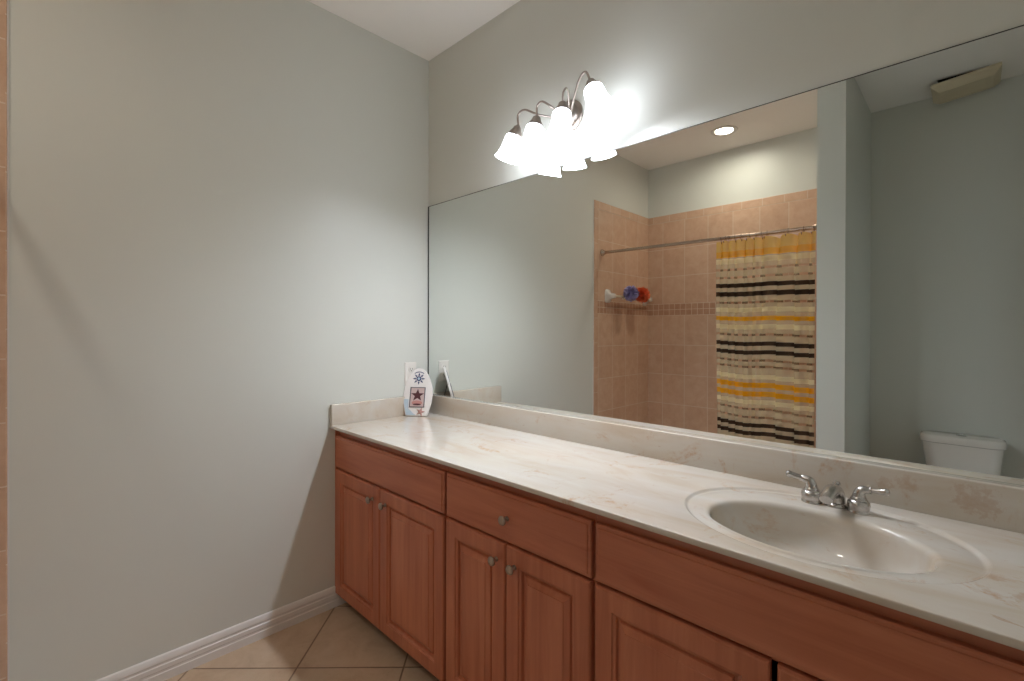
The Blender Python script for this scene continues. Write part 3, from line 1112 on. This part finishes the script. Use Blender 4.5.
# ------------------------------------------------------------ bathtub behind the curtain
bt = thing('bathtub', 'white alcove bathtub between the tiled walls', 'bathtub', (0.74, -1.98, 0))
bm = B()
bx0, bx1, by0, by1 = TT + 0.002, PX0 - TT - 0.002, YB + TT + 0.003, -1.618
mx_, my_ = (bx0 + bx1) / 2, (by0 + by1) / 2
hx_, hy_ = (bx1 - bx0) / 2, (by1 - by0) / 2
loft(bm, [rrect(mx_, my_, hx_, hy_, 0.0, 0.01), rrect(mx_, my_, hx_, hy_, 0.39, 0.01), rrect(mx_, my_, hx_ - 0.006, hy_ - 0.006, 0.405, 0.015),
          rrect(mx_, my_, hx_ - 0.06, hy_ - 0.06, 0.405, 0.12), rrect(mx_, my_, hx_ - 0.075, hy_ - 0.075, 0.39, 0.13), rrect(mx_, my_, hx_ - 0.12, hy_ - 0.11, 0.15, 0.14), rrect(mx_, my_, hx_ - 0.17, hy_ - 0.15, 0.08, 0.14), rrect(mx_, my_, hx_ - 0.25, hy_ - 0.22, 0.07, 0.10)], True, True, True)
obj('tub_shell', bm, PORC, bt, 50)
bm = B()
lathe(bm, [(0.030, 0), (0.030, 0.003), (0.022, 0.005), (0.0001, 0.004)], (bx1 - 0.36, my_, 0.0705), (0, 0, 1), 24)
obj('tub_drain', bm, CHROME, bt, 40)

# ------------------------------------------------------------ wall outlet behind the picture frame
oy, oz = -0.115, 1.055
ol = thing('wall_outlet', 'white electrical outlet on the left wall above the side splash', 'outlet', (0, oy, oz))
bm = B()
lo = []
for x, ins in ((0, 0), (0.003, 0), (0.0055, 0.003), (0.006, 0.006)):
    lo.append([(x, oy - 0.035 + ins, oz - 0.058 + ins), (x, oy + 0.035 - ins, oz - 0.058 + ins), (x, oy + 0.035 - ins, oz + 0.058 - ins), (x, oy - 0.035 + ins, oz + 0.058 - ins)])
loft(bm, lo, True, True, True)
obj('cover_plate', bm, PLAST, ol)
for zz in (oz + 0.021, oz - 0.021):
    bm = B()
    lathe(bm, [(0.0165, 0), (0.0165, 0.0075), (0.0155, 0.0085), (0.0001, 0.0085)], (0.0005, oy, zz), (1, 0, 0), 24)
    rc = obj('receptacle', bm, PLAST, ol, 40)
    bm = B()
    box(bm, 0.0088, 0.0096, oy - 0.0075, oy - 0.0055, zz - 0.003, zz + 0.007)
    box(bm, 0.0088, 0.0096, oy + 0.0055, oy + 0.0075, zz - 0.003, zz + 0.006)
    lathe(bm, [(0.0028, 0), (0.0028, 0.0008), (0.0001, 0.0008)], (0.0088, oy, zz - 0.008), (1, 0, 0), 12)
    obj('slot', bm, SLOT, rc)

# ------------------------------------------------------------ picture frame leaning in the corner
pf = bpy.data.objects.new('picture_frame', None)
C.objects.link(pf)
pf.empty_display_size = 0.05
tag(pf, 'white surfboard-shaped photo frame with a blue sun, leaning in the countertop corner', 'picture frame')
pf['_base'] = (0, 0, 0)
pf.location = (0.088, -0.140, CT + 0.0006)
LEAN = math.radians(15)
pf.rotation_euler = (0, 0, math.radians(37))    # front looks along local -y


def lean(p):
    x, y, z = p
    z *= 0.93
    # tip the board back (towards +y) about its lower front edge
    return Vector((x, y * math.cos(LEAN) + z * math.sin(LEAN), z * math.cos(LEAN) - y * math.sin(LEAN) + 0.012 * math.sin(LEAN)))


def half_w(z):
    # board outline: narrow foot, widest below the middle, round top
    pts = [(0, 0.056), (0.03, 0.064), (0.07, 0.0735), (0.12, 0.0765), (0.16, 0.0725), (0.20, 0.060), (0.23, 0.045), (0.25, 0.031), (0.262, 0.017), (0.266, 0.0)]
    for (a, b_), (c_, d_) in zip(pts, pts[1:]):
        if z <= c_:
            t = (z - a) / (c_ - a)
            return b_ + (d_ - b_) * t
    return 0


zz_ = [0, 0.015, 0.03, 0.05, 0.07, 0.09, 0.12, 0.14, 0.16, 0.18, 0.20, 0.215, 0.23, 0.24, 0.25, 0.256, 0.262, 0.265]
outl = [(half_w(z), z) for z in zz_] + [(-half_w(z), z) for z in reversed(zz_)]


def poly(bm, pts2, y0, y1, ins=0.0015, mat=0):
    """prism of a 2-D outline (x,z) from y0 (back) to y1 (front), leaned back"""
    cx = sum(p[0] for p in pts2) / len(pts2); cz = sum(p[1] for p in pts2) / len(pts2)
    def sc(p, k):
        d_ = math.hypot(p[0] - cx, p[1] - cz)
        q = max(0, 1 - k / max(d_, 1e-6))
        return (cx + (p[0] - cx) * q, cz + (p[1] - cz) * q)
    lo = [[lean((x, y0, z)) for x, z in pts2], [lean((x, y1 + ins, z)) for x, z in pts2], [lean((*(lambda s: (s[0],))(sc(p, ins)), y1, sc(p, ins)[1])) for p in pts2]]
    loft(bm, lo, True, True, True, mat)


bm = B(); poly(bm, outl, 0.012, 0.0, 0.002)
obj('board', bm, FRAMEW, pf, 35)
bm = B()
zl = [0.004, 0.03, 0.06, 0.09]
wash = [(-half_w(z) + 0.004, z) for z in zl] + [(-0.046, 0.09), (-0.044, 0.04), (-0.015, 0.012), (0.0, 0.004)]
wash = list(reversed(wash))
poly(bm, wash, -0.0002, -0.0007, 0.0003)
obj('painted_wave', bm, PALEB, pf)
# picture: lip, print with a star and a coral shape
px0, px1, pz0, pz1 = -0.036, 0.036, 0.050, 0.153
bm = B()
for a, b_, c_, d_ in ((px0 - 0.004, px1 + 0.004, pz1, pz1 + 0.004), (px0 - 0.004, px1 + 0.004, pz0 - 0.004, pz0), (px0 - 0.004, px0, pz0, pz1), (px1, px1 + 0.004, pz0, pz1)):
    poly(bm, [(a, c_), (b_, c_), (b_, d_), (a, d_)], 0.0, -0.004, 0.0008)
obj('picture_lip', bm, GREYF, pf)
bm = B(); poly(bm, [(px0, pz0), (px1, pz0), (px1, pz1), (px0, pz1)], 0.0, -0.0012, 0.0001)
pic = obj('picture', bm, PHOTO, pf)


def star(cx, cz, R, r, n=5, a0=90):
    return [(cx + (R if k % 2 == 0 else r) * math.cos(math.radians(a0 + 180 * k / n)), cz + (R if k % 2 == 0 else r) * math.sin(math.radians(a0 + 180 * k / n))) for k in range(2 * n)]


bm = B(); poly(bm, star(0.0, 0.112, 0.036, 0.015), -0.001, -0.0020, 0.0002)
obj('printed_star', bm, MAROON, pic)
bm = B()
poly(bm, [(0.028 * math.cos(q), 0.071 + 0.013 * math.sin(q)) for q in [2 * PI * k / 18 for k in range(18)]], -0.001, -0.0019, 0.0002)
obj('printed_shell', bm, CORAL, pic)
bm = B()
poly(bm, [(0.022 * math.cos(q), 0.062 + 0.005 * math.sin(q)) for q in [2 * PI * k / 14 for k in range(14)]], -0.0018, -0.0026, 0.0002)
obj('printed_shadow', bm, MAROON, pic)
# sun: ring, centre and eight rays
sc_ = (0.0, 0.205)
bm = B()
ringo = [(sc_[0] + 0.0135 * math.cos(q), sc_[1] + 0.0135 * math.sin(q)) for q in [2 * PI * k / 24 for k in range(24)]]
poly(bm, ringo, 0.0, -0.002, 0.0005)
for k in range(8):
    a = 2 * PI * k / 8 + PI / 2
    d1, d2 = Vector((math.cos(a), math.sin(a))), Vector((-math.sin(a), math.cos(a)))
    q = [d1 * 0.0165 - d2 * 0.0045, d1 * 0.0165 + d2 * 0.0045, d1 * 0.024 + d2 * 0.0035, d1 * 0.033, d1 * 0.024 - d2 * 0.0035]
    poly(bm, [(sc_[0] + v.x, sc_[1] + v.y) for v in reversed(q)], 0.0, -0.0018, 0.0003)
sun = obj('sun', bm, NAVY, pf)
bm = B()
poly(bm, [(sc_[0] + 0.0075 * math.cos(q), sc_[1] + 0.0075 * math.sin(q)) for q in [2 * PI * k / 18 for k in range(18)]], -0.0015, -0.003, 0.0005)
obj('sun_center', bm, PALEB, sun)
bm = B()
arc = [(sc_[0] + 0.040 * math.cos(math.radians(a)), sc_[1] + 0.040 * math.sin(math.radians(a))) for a in range(50, 131, 8)]
arc += [(sc_[0] + 0.036 * math.cos(math.radians(a)), sc_[1] + 0.036 * math.sin(math.radians(a))) for a in range(130, 49, -8)]
lo = [[lean((x, 0.0, z)) for x, z in arc], [lean((x, -0.0012, z)) for x, z in arc]]
loft(bm, lo, True, True, True)
obj('painted_arc', bm, NAVY, pf)
bm = B()
sp_ = star(0.022, 0.022, 0.026, 0.0095, 5, 75)
c0 = bm.verts.new(lean((0.022, -0.009, 0.022)))
vs = [bm.verts.new(lean((x, -0.0015, z))) for x, z in sp_]
vb = [bm.verts.new(lean((x, 0.0, z))) for x, z in sp_]
for i in range(10):
    j = (i + 1) % 10
    bm.faces.new((c0, vs[i], vs[j])); bm.faces.new((vs[i], vb[i], vb[j], vs[j]))
bm.faces.new(vb)
obj('starfish', bm, STARF, pf)
bm = B()
a0, a1 = lean((-0.030, 0.0125, 0.16)), lean((0.030, 0.0125, 0.16))
fy = 0.16 * math.sin(LEAN) + 0.052
pts = [[a0, a1, Vector((0.024, fy, 0.0)), Vector((-0.024, fy, 0.0))], [a0 + Vector((0, 0.003, 0.0006)), a1 + Vector((0, 0.003, 0.0006)), Vector((0.024, fy + 0.003, 0.0005)), Vector((-0.024, fy + 0.003, 0.0005))]]
loft(bm, pts, True, True, True)
obj('easel_back', bm, SLOT, pf)

# drop bookkeeping
for o in list(S.objects):
    if '_base' in o:
        del o['_base']
